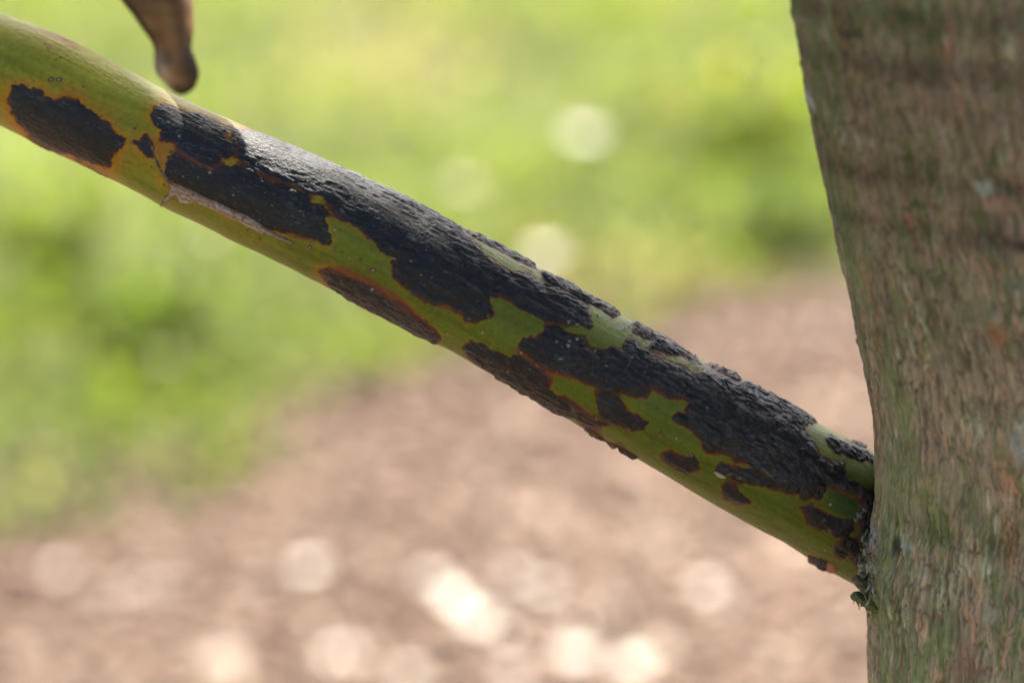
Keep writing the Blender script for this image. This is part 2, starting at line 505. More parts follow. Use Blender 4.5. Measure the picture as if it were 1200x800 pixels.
# ---- black crusts: each one a raised piece of its own
lump = fbm(S / 2.0, cx_ / 1.5, cy_ / 1.5, 3)
fib = vnoise(S / 2.6 + 0.5 * lump, Q / 0.42, 9 + 0 * S)
fib2 = vnoise(S / 1.0, Q / 0.22, 21 + 0 * S)
fib3 = 0.6 * vnoise(S / 1.3 + 4, Q / 0.20 + 0.8 * lump, 41 + 0 * S) + 0.5 * vnoise(S / 0.45, Q / 0.35, 43 + 0 * S)
wrk = 1 - np.abs(fbm(S / 3.6 + 3, cx_ / 1.5, cy_ / 1.5, 2)) * 2.6          # sharp wrinkles
crk = np.exp(-(fbm(S / 2.3 + 17, cx_ / 1.6, cy_ / 1.6, 2) / 0.075) ** 2)
RIDGES = [np.array(p, float) for p in [
    [(520, 318), (532, 322), (546, 330), (556, 335), (564, 342)],
    [(536, 322), (550, 334), (562, 341)],
    [(684, 408), (690, 410), (696, 416), (702, 421)],
    [(690, 408), (700, 418)],
    [(722, 408), (732, 414), (740, 422), (732, 434)],
    [(842, 494), (850, 497), (856, 503)],
    [(880, 508), (892, 512), (902, 522), (908, 530), (918, 536), (928, 546)],
    [(888, 520), (900, 524), (908, 536)],
    [(945, 524), (952, 526), (958, 534), (966, 540)],
    [(944, 540), (954, 546), (962, 558), (974, 564), (986, 570)],
    [(988, 560), (998, 574), (1008, 582)],
    [(972, 562), (984, 572)],
    [(893, 548), (903, 556), (912, 556)],
    [(600, 332), (610, 338), (640, 346)],
    [(440, 250), (450, 254), (458, 262)],
    [(404, 208), (416, 214), (428, 224), (440, 230)],
    [(470, 236), (486, 246), (500, 256), (512, 260)],
    [(450, 226), (462, 236), (474, 240)],
    [(424, 212), (436, 222), (446, 226)],
    [(820, 470), (832, 466), (846, 476)],
    [(860, 456), (874, 460), (886, 468)],
    [(286, 190), (300, 198), (316, 208), (332, 213), (352, 221)],
    [(742, 426), (752, 430), (764, 428)],
    [(790, 440), (806, 446), (818, 456), (830, 458)]]]
rdg = np.zeros_like(S)
for pl in RIDGES:
    rdg = np.maximum(rdg, np.exp(-((line_dist(pl) + 0.8 * vnoise(S / 1.2, Q / 1.2, 31 + 0 * S)) / 1.0) ** 2))
rough_amt = smooth(0.55, 0.80, FX)
midr = 0.35 + 0.65 * smooth(0.26, 0.42, FX)
Hmm = 0.10 + 0.17 * smooth(0.25, 0.6, FX) + 0.20 * rough_amt
specks = np.zeros_like(S)
for k in range(150):
    x, f = rng.uniform(180, 1030), rng.uniform(-0.9, 0.98)
    y = np.interp(x, xs, yc) + f * np.interp(x, xs, half)
    sel = (np.abs(PX - x) < 4) & (np.abs(PY - y) < 4)
    r = rng.choice([0.1, 0.3, 0.5, 0.9], p=[0.5, 0.3, 0.15, 0.05])
    e1, e2 = rng.uniform(0.6, 2.2), rng.uniform(-0.8, 0.8)
    specks[sel] = np.maximum(specks[sel], smooth(r + 0.7, r - 0.2, np.hypot((PX[sel] - x) / e1, PY[sel] - y - e2 * (PX[sel] - x)) ) * rng.uniform(0.35, 1))
for x, y, r in ((666, 378, 1.8), (676, 380.5, 2.0), (666, 405, 2.6), (676, 398, 1.6), (652, 400, 2.0), (697, 411, 2.0), (436, 339, 2.2), (700, 490, 2.4),
                (210, 160, 1.8), (234, 151, 1.5), (274, 228, 1.6), (972, 621, 2.0), (810, 534, 1.4), (246, 202, 3.0)):
    specks = np.maximum(specks, smooth(0.55 * r + 0.8, 0.55 * r - 0.4, np.hypot(PX - x, PY - y) + 0.9 * vnoise(PX / 1.5, PY / 1.5, 3 + 0 * PX)))
idx = np.arange(NR * NC).reshape(NR, NC)
for k, sd in enumerate(SDS):
    inside = sd > 0
    cell = inside[:-1, :-1] | inside[1:, :-1] | inside[:-1, 1:] | inside[1:, 1:]
    # one ring more so that the rim dips under the rind
    c2 = cell.copy()
    c2[1:] |= cell[:-1]
    c2[:-1] |= cell[1:]
    c2[:, 1:] |= cell[:, :-1]
    c2[:, :-1] |= cell[:, 1:]
    r, c = np.nonzero(c2)
    if len(r) < 6:
        continue
    fq = np.stack([idx[r, c], idx[r, c + 1], idx[r + 1, c + 1], idx[r + 1, c]], -1)
    used, inv = np.unique(fq, return_inverse=True)
    fq = inv.reshape(-1, 4)
    g = lambda a: a.reshape(-1)[used]
    s_, fx_, L_, F_, W_ = g(sd), g(FX), g(lump), g(fib), g(wrk)
    ra = g(rough_amt)
    ins = np.clip(s_, 0, None)
    h = g(Hmm) * (1 - np.exp(-ins / 3.0)) + np.clip(ins / 3, 0, 1) * (
        ra * (0.34 * L_ + 0.16 * np.clip(W_, -0.5, 1)) + (1 - ra) * g(midr) * (0.22 * L_ + 0.17 * W_) + 0.065 * F_ * (1.3 - ra) - (0.10 + 0.16 * ra) * g(crk) * g(midr) + 0.03 * g(fib2) + 0.03 * g(fib3) + 0.16 * g(rdg))
    if k in (1, 2, 3, 10, 17, 19, 20, 21, 22, 23, 24):
        h = h + 0.24 * (1 - np.exp(-ins / 1.2)) * (1 + 0.5 * L_)
    h = np.where(s_ > 0, np.maximum(h, 0.01 + 0.01 * ins), s_ * 0.09)
    h = np.clip(h, -0.2, 1.2)
    vv = BR.reshape(-1, 3)[used] + (h * 0.001)[:, None] * NRM.reshape(-1, 3)[used]
    cc = np.zeros((len(used), 3)) + np.array([0.0036, 0.0044, 0.0050])
    dust = smooth(0.1, 0.9, 0.5 * F_ + 0.5 * L_ + 0.25 * W_)
    cc = mix(cc, (0.037, 0.040, 0.043), dust * (0.35 + 0.35 * ra))
    cc = mix(cc, (0.036, 0.028, 0.024), smooth(0.35, 0.95, g(fib2) * 0.7 + g(big) * 0.6) * 0.35)
    cc = mix(cc, (0.055, 0.056, 0.056), smooth(0.25, 0.95, g(fib3) + 0.4 * g(big)) * 0.62)
    cc *= np.clip(1 + 0.7 * g(big), 0.4, 1.7)[:, None]
    cc = mix(cc, (0.10, 0.085, 0.072), g(rdg) * np.clip(0.45 + 0.5 * g(fib2), 0, 0.7))
    rv = g(rimv)
    edge = np.exp(-ins / (0.5 + 2.2 * rv)) * np.clip(0.35 + rv, 0, 1)
    cc = mix(cc, (0.060, 0.015, 0.006), edge * 0.9)
    deepcrack = smooth(-0.25, -0.75, L_) * ra
    cc = mix(cc, (0.035, 0.014, 0.008), np.maximum(deepcrack * 0.6, g(crk) * ra * 0.5 * g(rimv)))
    cc = mix(cc, (0.085, 0.025, 0.010), g(rust) * np.clip(0.75 + 0.5 * F_, 0, 1))
    cc = mix(cc, (0.38, 0.36, 0.33), g(specks) * 0.6)
    me = make_mesh("lesion", vv - TREE0, fq, cc)
    add("lesion", me, mat_crust, branch)

# ---- tan torn scar below the big left lesion, and the thin leaf-scar ridge
scar = Z(160, 180, [(190, 160), (250, 180), (330, 215), (420, 265), (480, 285), (560, 330), (660, 370), (760, 440), (880, 500), (935, 530),
                    (880, 520), (800, 490), (700, 460), (600, 405), (500, 360), (420, 320), (330, 290), (260, 290), (235, 240), (190, 270),
                    (140, 305), (160, 270), (200, 215)])


def patch(name, pg, hfun, cfun, material, wobk=0.4):
    sd = poly_sd(pg) + wob * wobk
    inside = sd > 0
    cell = inside[:-1, :-1] | inside[1:, :-1] | inside[:-1, 1:] | inside[1:, 1:]
    c2 = cell.copy()
    c2[1:] |= cell[:-1]
    c2[:-1] |= cell[1:]
    c2 &= (np.cos(TH) > -0.2)[None, :-1]
    r, c = np.nonzero(c2)
    fq = np.stack([idx[r, c], idx[r, c + 1], idx[r + 1, c + 1], idx[r + 1, c]], -1)
    used, inv = np.unique(fq, return_inverse=True)
    g = lambda a: a.reshape(-1)[used]
    s_ = g(sd)
    h = np.where(s_ > 0, hfun(g, np.clip(s_, 0, None)), s_ * 0.09)
    vv = BR.reshape(-1, 3)[used] + (np.clip(h, -0.25, 2) * 0.001)[:, None] * NRM.reshape(-1, 3)[used]
    return add(name, make_mesh(name, vv - TREE0, inv.reshape(-1, 4), np.clip(cfun(g, np.clip(s_, 0, None)), 0.005, 0.9)), material, branch)


def scar_col(g, s):
    c = np.zeros((len(s), 3)) + np.array([0.27, 0.185, 0.115])
    c = mix(c, (0.36, 0.30, 0.24), smooth(0, 0.8, g(fib)))
    c = mix(c, (0.30, 0.15, 0.055), smooth(0.1, 0.7, g(lump)) * 0.6)
    c = mix(c, (0.05, 0.025, 0.015), smooth(0.45, 0.8, g(fib2)) * 0.6)
    c = mix(c, (0.05, 0.028, 0.018), np.exp(-s / 0.9) * 0.9)
    return c


patch("scar", scar, lambda g, s: 0.75 * (1 - np.exp(-s / 1.8)) + 0.14 * g(fib) + 0.16 * g(lump), scar_col, mat_scar)["label"] = "tan torn sliver of dead rind"
ridge = np.array(Z(0, 80, [(885, 448), (905, 505), (930, 570), (962, 622), (992, 668)]))
ridge_poly = np.concatenate([ridge + (1.1, -0.4), (ridge - (1.1, -0.4))[::-1]])
patch("leaf_scar_ridge", ridge_poly, lambda g, s: 0.35 * (1 - np.exp(-s / 0.7)) + 0.06 * g(lump),
      lambda g, s: mix(np.zeros((len(s), 3)) + np.array([0.20, 0.15, 0.11]), (0.03, 0.02, 0.015), np.clip(0.5 + 0.5 * g(fib2), 0, 1)), mat_scar, 0.25)
hair = Z(700, 350, [(130, 178), (165, 160), (215, 137), (240, 130), (290, 150), (288, 156), (240, 142), (212, 150), (165, 170), (135, 182)])
patch("pale_hair", hair, lambda g, s: 0.45 * (1 - np.exp(-s / 0.5)), lambda g, s: np.zeros((len(s), 3)) + np.array([0.42, 0.41, 0.40]), mat_scar, 0.05)
chip = Z(840, 560, [(640, 490), (680, 500), (715, 530), (690, 545), (650, 545)])
patch("bark_chip", chip, lambda g, s: 0.7 * (1 - np.exp(-s / 1.5)) + 0.08 * g(lump),
      lambda g, s: np.zeros((len(s), 3)) + np.array([0.24, 0.11, 0.05]) * (1 + 0.3 * g(fib))[:, None], mat_scar, 0.3)
flake = Z(680, 450, [(782, 515), (810, 520), (850, 545), (852, 556), (825, 550), (800, 535)])
patch("bark_chip", flake, lambda g, s: 0.5 * (1 - np.exp(-s / 0.8)), lambda g, s: np.zeros((len(s), 3)) + np.array([0.34, 0.27, 0.20]) * (1 + 0.3 * g(fib))[:, None], mat_scar, 0.2)

# ------------------------------------------------------------------ trunk
limb = np.array([(-40, 926), (0, 929), (60, 936), (100, 943), (150, 951), (200, 964), (250, 975), (300, 986), (350, 997), (400, 1008), (450, 1017),
                 (500, 1024), (540, 1027), (575, 1028), (610, 1026), (680, 1020), (740, 1019), (800, 1023), (840, 1026)], float)
zj = joint[2]


def axis_y(z):
    return TREE0[1] - 0.0035 - 0.12 * (np.clip(z, zj, 1.45) - zj)


def z_of_py(py):                                   # height where the trunk's axis plane meets an image row
    d = FWD + (400.0 - py) / FPX * UPV
    z = zj
    for _ in range(6):
        z = CAM[2] + d[2] / d[1] * (axis_y(z) - CAM[1])
    return float(z)


limb_z = np.array([z_of_py(p) for p in limb[:, 0]])
limb_x = np.array([(px - 600.0) / FPX * float((np.array([0, axis_y(z), z]) - CAM) @ FWD) for (py, px), z in zip(limb, limb_z)])
o_ = np.argsort(limb_z)
limb_z, limb_x = limb_z[o_], limb_x[o_]
zlo, zhi = limb_z[0], limb_z[-1]
zz = np.concatenate([np.array([-0.06, 0.0, 0.02, 0.05, 0.1]), np.arange(0.15, zlo - 0.01, 0.02), np.arange(zlo - 0.008, zhi + 0.008, 0.00023),
                     np.arange(zhi + 0.01, 2.5, 0.02)])
k5 = np.polyfit((limb_z - zj) * 10, limb_x, 7)
lx = np.where((zz >= zlo) & (zz <= zhi), np.polyval(k5, (np.clip(zz, zlo, zhi) - zj) * 10), 0)
x_lo, x_hi = np.polyval(k5, (zlo - zj) * 10), np.polyval(k5, (zhi - zj) * 10)
lx = np.where(zz < zlo, x_lo + 0.004 * smooth(0, 0.4, zlo - zz), lx)
up_ = np.clip(zz - zhi, 0, None)
lx = np.where(zz > zhi, x_hi - 0.05 * (1 - np.exp(-up_ / 0.25)) + 0.04 * np.sin(up_ * 2.0), lx)
rad = TRUNK_R * (1 + 0.9 * np.exp(-np.clip(zz, 0, None) / 0.07) * 0.5 + 0.12 * (1 - zz / 1.2) * (zz < 1.2) * smooth(zlo, 0.3, zz)) * (1 - 0.45 * smooth(zhi, 2.5, zz))
ctr = np.stack([lx + rad * 0.9962, axis_y(zz), zz], -1)
# the angle 180 deg points to -x (the limb seen on the left), 270 deg to the camera
ph = np.radians(np.concatenate([np.arange(150, 285, 0.27), np.arange(285, 510, 5.0)]))
tr, tc_ = len(zz), len(ph)
TS = np.broadcast_to(zz[:, None] * 1000, (tr, tc_))
TA = np.broadcast_to(ph[None, :] * TRUNK_R * 1000, (tr, tc_))
tcx, tcy = np.cos(ph)[None, :] * 50 + 0 * TS, np.sin(ph)[None, :] * 50 + 0 * TS
fineZ = smooth(zlo - 0.05, zlo - 0.02, zz)[:, None] * smooth(zhi + 0.05, zhi + 0.02, zz)[:, None]
warp = 1.2 * fbm(TS / 9, tcx / 5, tcy / 5, 2)
warp2 = 0.30 * vnoise(TS / 1.3, TA / 2.0, 2 + 0 * TS)
g1 = vnoise((TA + warp + warp2) / 0.66, TS / 4.6, 0 * TS)
groove = np.exp(-(g1 / 0.17) ** 2)
groove = np.maximum(groove, 0.8 * np.exp(-(vnoise((TA + warp + warp2) / 1.1, TS / 6.0, 15 + 0 * TS) / 0.12) ** 2))
g2 = vnoise((TA + warp * 0.8 + warp2) / 0.24, TS / 1.4, 5 + 0 * TS)
lum = fbm(TS / 16, tcx / 9, tcy / 9, 3)
cell_ = fbm(TS / 3.0, tcx / 1.5, tcy / 1.5, 2)
rings = vnoise(TS / 5.5 + 0.5 * lum, tcx / 30, tcy / 30)
bulge_p = np.array([(560, 0), (585, 1), (605, 6), (640, 15), (665, 20), (685, 17), (705, 8), (725, 2), (745, 0)], float)
bz = np.array([z_of_py(p) for p in bulge_p[:, 0]])
bul = np.interp(zz, bz[::-1], bulge_p[::-1, 1], left=0, right=0) / 6.0
bul = np.convolve(bul, np.hanning(17) / np.hanning(17).sum(), mode='same')[:, None] * np.exp(-((ph - math.pi - 0.12) / 0.4) ** 2)[None, :] * 0.8
disp = bul * (1 + 0.35 * cell_ - 0.3 * groove) + 0.62 * lum + 0.30 * fineZ * fbm(TS / 2.2 + 11, tcx / 2.2, tcy / 2.2, 2) + fineZ * (-0.28 * groove + 0.15 * g2 + 0.14 * cell_ + 0.10 * rings)
# knots and moss cushions
for px, py, r, a in ((975, 150, 16, 0.9), (1180, 275, 40, 1.6), (985, 50, 20, 0.6), (1185, 490, 34, 1.3), (1165, 690, 26, 0.9), (1045, 630, 18, -0.7), (1148, 355, 20, 0.7)):
    P = unproject(px, py, 0.50)
    zk = z_of_py(py) + 0.004
    kx = (px - np.interp(py, limb[:, 0], limb[:, 1])) / FPX * 0.5
    phk = math.pi + math.acos(max(-1, 1 - kx / TRUNK_R))
    dd = np.hypot((TA - phk * TRUNK_R * 1000), (TS - zk * 1000)) / (r / 6.0)
    disp += a * np.exp(-dd ** 2) * (0.7 + 0.5 * cell_)
nrm_t = np.stack([np.cos(ph), np.sin(ph), 0 * ph], -1)[None]
TV = ctr[:, None, :] + rad[:, None, None] * nrm_t * np.array([1.0, 0.56, 1.0]) + (disp * 0.001)[..., None] * nrm_t   # a flattened, not a round stem

tw1 = fbm(TS / 22, tcx / 9, tcy / 9, 3)
tw2 = fbm(TS / 11 + 40, tcx / 3.5, tcy / 3.5, 3)
tw3 = fbm(TS / 9 + 9, tcx / 4 + 9, tcy / 4, 3)
tw4 = vnoise(TS / 26, (TA + warp) / 2.2, 7 + 0 * TS)
sp1 = vnoise((TA + warp + warp2) / 0.6, TS / 2.6, 11 + 0 * TS)
sp2 = vnoise((TA + warp + warp2) / 0.5, TS / 2.8, 13 + 0 * TS)
sp3 = vnoise((TA + warp) / 0.9, TS / 4.0, 17 + 0 * TS)
bc = np.zeros((tr, tc_, 3)) + np.array([0.138, 0.114, 0.074])
bc = mix(bc, (0.205, 0.140, 0.088), smooth(0.0, 0.8, 0.7 * tw1 + 0.5 * sp1 + 0.3 * tw4))
bc = mix(bc, (0.070, 0.088, 0.026), smooth(-0.05, 0.55, 0.8 * tw2 + 0.45 * sp2) * 0.85)
bc = mix(bc, (0.165, 0.175, 0.105), smooth(0.15, 0.6, 0.8 * tw3 + 0.4 * sp3) * 0.7)
bc = mix(bc, (0.200, 0.100, 0.058), smooth(0.38, 0.88, 0.7 * tw4 + 0.4 * tw2 + 0.3 * sp1) * 0.75)
bc = mix(bc, (0.29, 0.26, 0.18), smooth(0.3, 0.8, g2 * 0.5 + tw3 * 0.6 + 0.3 * sp3) * 0.5)
bc = mix(bc, (0.040, 0.034, 0.020), groove * np.clip(0.75 - 0.3 * tw1, 0, 0.9))
moss = smooth(0.1, 0.75, fbm(TS / 14 + 20, tcx / 7, tcy / 7, 3) + 0.45 * np.exp(-((ph - math.pi - 0.5) / 0.5) ** 2)[None, :] + 0.25 * sp2)
bc = mix(bc, (0.092, 0.110, 0.046), moss * 0.75)
bc = mix(bc, (0.235, 0.165, 0.118), smooth(0.0, 0.6, fbm(TS / 20 + 55, tcx / 8, tcy / 8, 3) + 0.5 * np.exp(-((ph - math.pi - 1.1) / 0.35) ** 2)[None, :] - 0.2) * (1 - 0.5 * groove) * 0.35)
bc = mix(bc, (0.040, 0.055, 0.014), smooth(0.45, 0.9, -g2 * 0.6 + tw2) * 0.8)
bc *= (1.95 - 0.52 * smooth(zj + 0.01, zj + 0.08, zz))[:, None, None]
bandz = sum(np.exp(-((zz - z_of_py(p) - 0.004) / 0.0022) ** 2) for p in (22, 78, 205, 262)) + 0.5 * np.exp(-((zz - z_of_py(115) - 0.004) / 0.004) ** 2)
bc *= (1 - 0.42 * np.clip(bandz, 0, 1)[:, None] * np.clip(0.7 + 0.8 * tw1 + 0.4 * sp1, 0, 1))[..., None]
bc *= (1 + 0.14 * rings + 0.12 * sp1)[..., None]
# pale lichen spots and dark knots on the stem
for px, py, rx, ry, c in ((1180, 495, 16, 24, (0.30, 0.30, 0.27)), (1195, 515, 10, 14, (0.05, 0.035, 0.04)), (1145, 690, 9, 12, (0.33, 0.34, 0.27)),
                          (1180, 790, 16, 10, (0.33, 0.40, 0.32)), (1130, 205, 14, 10, (0.30, 0.33, 0.26)), (1148, 222, 18, 10, (0.33, 0.20, 0.13)),
                          (951, 140, 5, 12, (0.40, 0.40, 0.38)), (1185, 265, 12, 6, (0.035, 0.03, 0.02)), (1045, 636, 6, 14, (0.035, 0.035, 0.018)),
                          (985, 45, 16, 6, (0.05, 0.04, 0.03)), (1152, 368, 12, 16, (0.29, 0.13, 0.08)), (1018, 645, 7, 14, (0.36, 0.36, 0.31)),
                          (1056, 634, 7, 6, (0.30, 0.36, 0.29)), (1180, 310, 24, 20, (0.13, 0.17, 0.11)), (1118, 745, 20, 30, (0.24, 0.15, 0.11))):
    zk = z_of_py(py) + 0.004
    kx = (px - np.interp(py, limb[:, 0], limb[:, 1])) / FPX * 0.515
    phk = math.pi + math.acos(np.clip(1 - kx / TRUNK_R, -1, 1)) if kx > 0 else math.pi
    dd = np.hypot((np.cos(ph)[None, :] - math.cos(phk)) * 50 / (rx / 6.3), (TS - zk * 1000) / (ry / 6.3))
    bc = mix(bc, c, smooth(1.3, 0.4, dd + 0.5 * sp3 + 0.3 * g2) * 0.75)
me = make_mesh("trunk", TV.reshape(-1, 3) - TREE0, grid_faces(tr, tc_, True), np.clip(bc, 0.01, 0.6).reshape(-1, 3))
trunk = add("trunk", me, mat_bark, tree)


# ---- collar: rope-like ridge of bark in the crotch, torn flap and bark shreds under the branch
def tube(points, radii, seg=10, jit=0.0):
    P = np.asarray(points, float)
    t = np.gradient(P, axis=0)
    t /= np.linalg.norm(t, axis=1)[:, None]
    a = np.cross(t, [0.3, 0.9, 0.2])
    a /= np.linalg.norm(a, axis=1)[:, None]
    b = np.cross(t, a)
    an = np.linspace(0, 2 * math.pi, seg, endpoint=False)
    rr = np.asarray(radii)[:, None] * (1 + jit * rng.uniform(-1, 1, (len(P), seg)))
    V = P[:, None] + rr[..., None] * (np.cos(an)[None, :, None] * a[:, None] + np.sin(an)[None, :, None] * b[:, None])
    n = len(P)
    F = [tuple(int(i) for i in q) for q in grid_faces(n, seg, True)]
    F.append(tuple(range(seg))[::-1])
    F.append(tuple(range((n - 1) * seg, n * seg)))
    return V.reshape(-1, 3), F


def solid_color(n, c, var=0.25):
    return np.clip(np.array(c)[None] * (1 + var * rng.uniform(-1, 1, (n, 1))), 0.003, 0.95)


rp = np.array([(1029, 574), (1024, 583), (1017, 590), (1012, 598), (1006, 605), (1001, 611)], float)
tt = np.linspace(0, 5, 40)
rpx, rpy = np.interp(tt, range(6), rp[:, 0]), np.interp(tt, range(6), rp[:, 1])
_yc, _hf, _dp = branch_line(rpx)
off = np.clip((rpy - _yc) / _hf, -0.98, 0.98)
rdep = _dp - np.sqrt(1 - off ** 2) * _hf * _dp / FPX - 0.0009
V, F = tube(unproject(rpx, rpy, rdep - 0.0005), 0.0007 * (0.75 + 0.35 * np.sin(tt * 7)) * np.clip(np.minimum(tt + 0.4, 5.4 - tt), 0.3, 1), 10, 0.15)
add("bark_ridge", make_mesh("bark_ridge", V - TREE0, F, solid_color(len(V), (0.12, 0.10, 0.08), 0.35)), mat_scar, tree)


def flap(name, pts, depth, thick, color):
    """a small jagged flake of bark with thickness"""
    P = np.array(pts, float)
    n = len(P)
    f = unproject(P[:, 0], P[:, 1], depth - thick + 0.0006 * rng.uniform(-1, 1, n))
    b = unproject(P[:, 0], P[:, 1], depth + thick)
    c1 = f.mean(0) - FWD * thick * 1.2
    V = np.concatenate([f, b, c1[None]])
    F = [(i, (i + 1) % n, 2 * n) for i in range(n)] + [(i, i + n, (i + 1) % n + n, (i + 1) % n) for i in range(n)] + [tuple(range(2 * n - 1, n - 1, -1))]
    return add(name, make_mesh(name, V - TREE0, F, solid_color(len(V), color, 0.5), False), mat_scar, tree)


flap("bark_flake", Z(840, 560, [(780, 688), (800, 665), (830, 660), (845, 668), (880, 690), (930, 700), (940, 770), (880, 775), (862, 752), (840, 750), (842, 738), (815, 722), (788, 710)]), 0.5375, 0.0016, (0.075, 0.085, 0.030))
flap("bark_flake", Z(840, 560, [(785, 585), (815, 565), (840, 570), (900, 600), (900, 640), (850, 635), (805, 625), (815, 610), (795, 600)]), 0.5375, 0.0020, (0.11, 0.075, 0.045))
flap("bark_flake", Z(840, 560, [(805, 622), (850, 600), (920, 620), (930, 690), (860, 672), (830, 650)]), 0.5375, 0.0018, (0.085, 0.10, 0.035))
for k in range(16):
    y0 = rng.uniform(614, 725)
    x0 = np.interp(y0, [580, 600, 640, 665, 690, 725], [1027, 1021, 1011, 1006, 1008, 1018]) + rng.uniform(-1.5, 4)
    r0 = rng.uniform(2.5, 5.5)
    a0 = np.sort(rng.uniform(0, 2 * math.pi, 8))
    flap("bark_flake", [(x0 + math.cos(a) * r0 * rng.uniform(0.5, 1.2), y0 + math.sin(a) * r0 * rng.uniform(0.7, 1.7)) for a in a0], 0.5385 - rng.uniform(0, 0.003), 0.0006,
         [(0.10, 0.10, 0.06), (0.17, 0.15, 0.11), (0.06, 0.07, 0.03), (0.09, 0.06, 0.04)][k % 4])
# pale shreds and fibres at the joint
for k in range(34):
    x0, y0 = rng.uniform(1003, 1026), rng.uniform(618, 705)
    ln, an = rng.uniform(4, 13), rng.uniform(-0.5, 0.7) + math.pi / 2
    d0 = 0.5385 - (x0 - 1003) / 23 * 0.011 + rng.uniform(-0.0006, 0.0006)
    t = np.linspace(0, 1, 6)
    xx = x0 + np.cos(an) * ln * t + rng.uniform(-1.5, 1.5) * np.sin(t * 3)
    yy = y0 + np.sin(an) * ln * t
    V, F = tube(unproject(xx, yy, d0 - 0.0008 * np.sin(t * 3)), 0.00022 * (1.2 - t), 5)
    cc = (0.30, 0.29, 0.24) if rng.random() < 0.5 else ((0.10, 0.12, 0.05) if rng.random() < 0.5 else (0.13, 0.09, 0.06))
    add("bark_shred", make_mesh("bark_shred", V - TREE0, F, solid_color(len(V), cc, 0.2)), mat_scar, tree)

# ------------------------------------------------------------------ dead leaf hanging behind the branch, on an upper twig
DD = 0.600
twig_pts = [ctr[np.searchsorted(zz, z_of_py(-330))] + [0, 0.0, 0]]
endp = unproject(140, -170, DD)
for t in np.linspace(0.15, 1, 14):
    twig_pts.append(twig_pts[0] * (1 - t) + endp * t + np.array([0, 0, 0.03 * math.sin(t * math.pi)]))
tw_end = unproject(20, -215, DD + 0.02)
twig_pts.append(tw_end)
tp = np.array(twig_pts)
V, F = tube(tp, np.linspace(0.008, 0.003, len(tp)), 12, 0.05)
add("twig", make_mesh("twig", V - TREE0, F, solid_color(len(V), (0.17, 0.16, 0.06), 0.15)), mat_rind, tree)

mat_dead = attr_material("dead_leaf", 0.6, 0.35, (300, 300, 60), (400, 400, 60), 0.5, 0.001, 0.3)
_t = mat_dead.node_tree
_tr = _t.nodes.new("ShaderNodeBsdfTranslucent")
_at = [q for q in _t.nodes if q.type == 'ATTRIBUTE'][0]
_t.links.new(_at.outputs["Color"], _tr.inputs[0])
_mx = _t.nodes.new("ShaderNodeMixShader")
_mx.inputs[0].default_value = 0.3
_t.links.new(_t.nodes["Principled BSDF"].outputs[0], _mx.inputs[1])
_t.links.new(_tr.outputs[0], _mx.inputs[2])
_t.links.new(_mx.outputs[0], _t.nodes["Material Output"].inputs[0])
# cross-section rows: photo y, left x, right x, then the curl of the blade around its length
rows = [(-172, 136, 144), (-150, 132, 150), (-110, 118, 176), (-70, 116, 200), (-30, 128, 216), (0, 146, 221), (15, 155, 222), (30, 166, 222), (45, 176, 221), (56, 182, 221), (68, 182, 227), (80, 182, 232), (90, 186, 232), (99, 194, 228), (105, 203, 222), (109, 211, 215)]
rows = np.array(rows, float)
rt = np.linspace(0, len(rows) - 1, 60)
ry, rl, rr_ = [np.interp(rt, range(len(rows)), rows[:, i]) for i in range(3)]
nu = 25
uu = np.linspace(0, 1, nu)
V = []
for i in range(len(ry)):
    w = (rr_[i] - rl[i]) / FPX * DD
    curl = 2.5                                      # an open roll: edges fold toward the viewer
    a = (uu - 0.5) * 2 * curl
    xo = np.sin(a) / 1.0 * 0.5 * w * (0.75 + 0.25 * np.cos(a)) 
    xo = xo / max(1e-6, np.abs(xo).max()) * 0.5 * w
    do = -np.cos(a + 0.5 + 0.012 * i) * 0.30 * w + 0.10 * w * np.sin(uu * 17 + i * 0.06) - 0.0012 * math.sin(i * 0.35) * (uu - 0.5)
    c = unproject((rl[i] + rr_[i]) / 2, ry[i], DD)
    V.append(c + xo[:, None] * RGT + (-do)[:, None] * -FWD)
V = np.array(V)
F = grid_faces(len(ry), nu)
uq = np.broadcast_to(uu[None, :], (len(ry), nu))
rq = np.broadcast_to(ry[:, None], (len(ry), nu))
lnz = fbm(rq / 14, uq * 9, 0 * uq, 3)
lc = np.zeros((len(ry), nu, 3)) + np.array([0.150, 0.070, 0.026])
lc = mix(lc, (0.32, 0.18, 0.065), smooth(0.22, 0.05, np.abs(uq - 0.46)))
lc = mix(lc, (0.045, 0.020, 0.010), smooth(0.035, 0.0, np.abs(uq - 0.60)) * 0.9)
lc = mix(lc, (0.58, 0.33, 0.17), smooth(0.62, 0.68, uq) * smooth(56, 20, rq))
lc = mix(lc, (0.44, 0.35, 0.24), smooth(52, 72, rq) * smooth(0.50, 0.36, uq) * 0.85)
lc = mix(lc, (0.055, 0.030, 0.016), smooth(50, 75, rq) * smooth(0.46, 0.62, uq) * 0.85)
lc = mix(lc, (0.05, 0.030, 0.018), smooth(94, 104, rq) * 0.8)
lc = np.clip(lc * (1 + 0.55 * lnz)[..., None], 0.01, 0.8)
me = make_mesh("dead_leaf", V.reshape(-1, 3), F, lc.reshape(-1, 3))
leaf = add("dead_leaf", me, mat_dead, None, label="curled brown dead leaf hanging above the blotched limb", cat="leaf")
sol = leaf.modifiers.new("thickness", 'SOLIDIFY')
sol.thickness = 0.0006

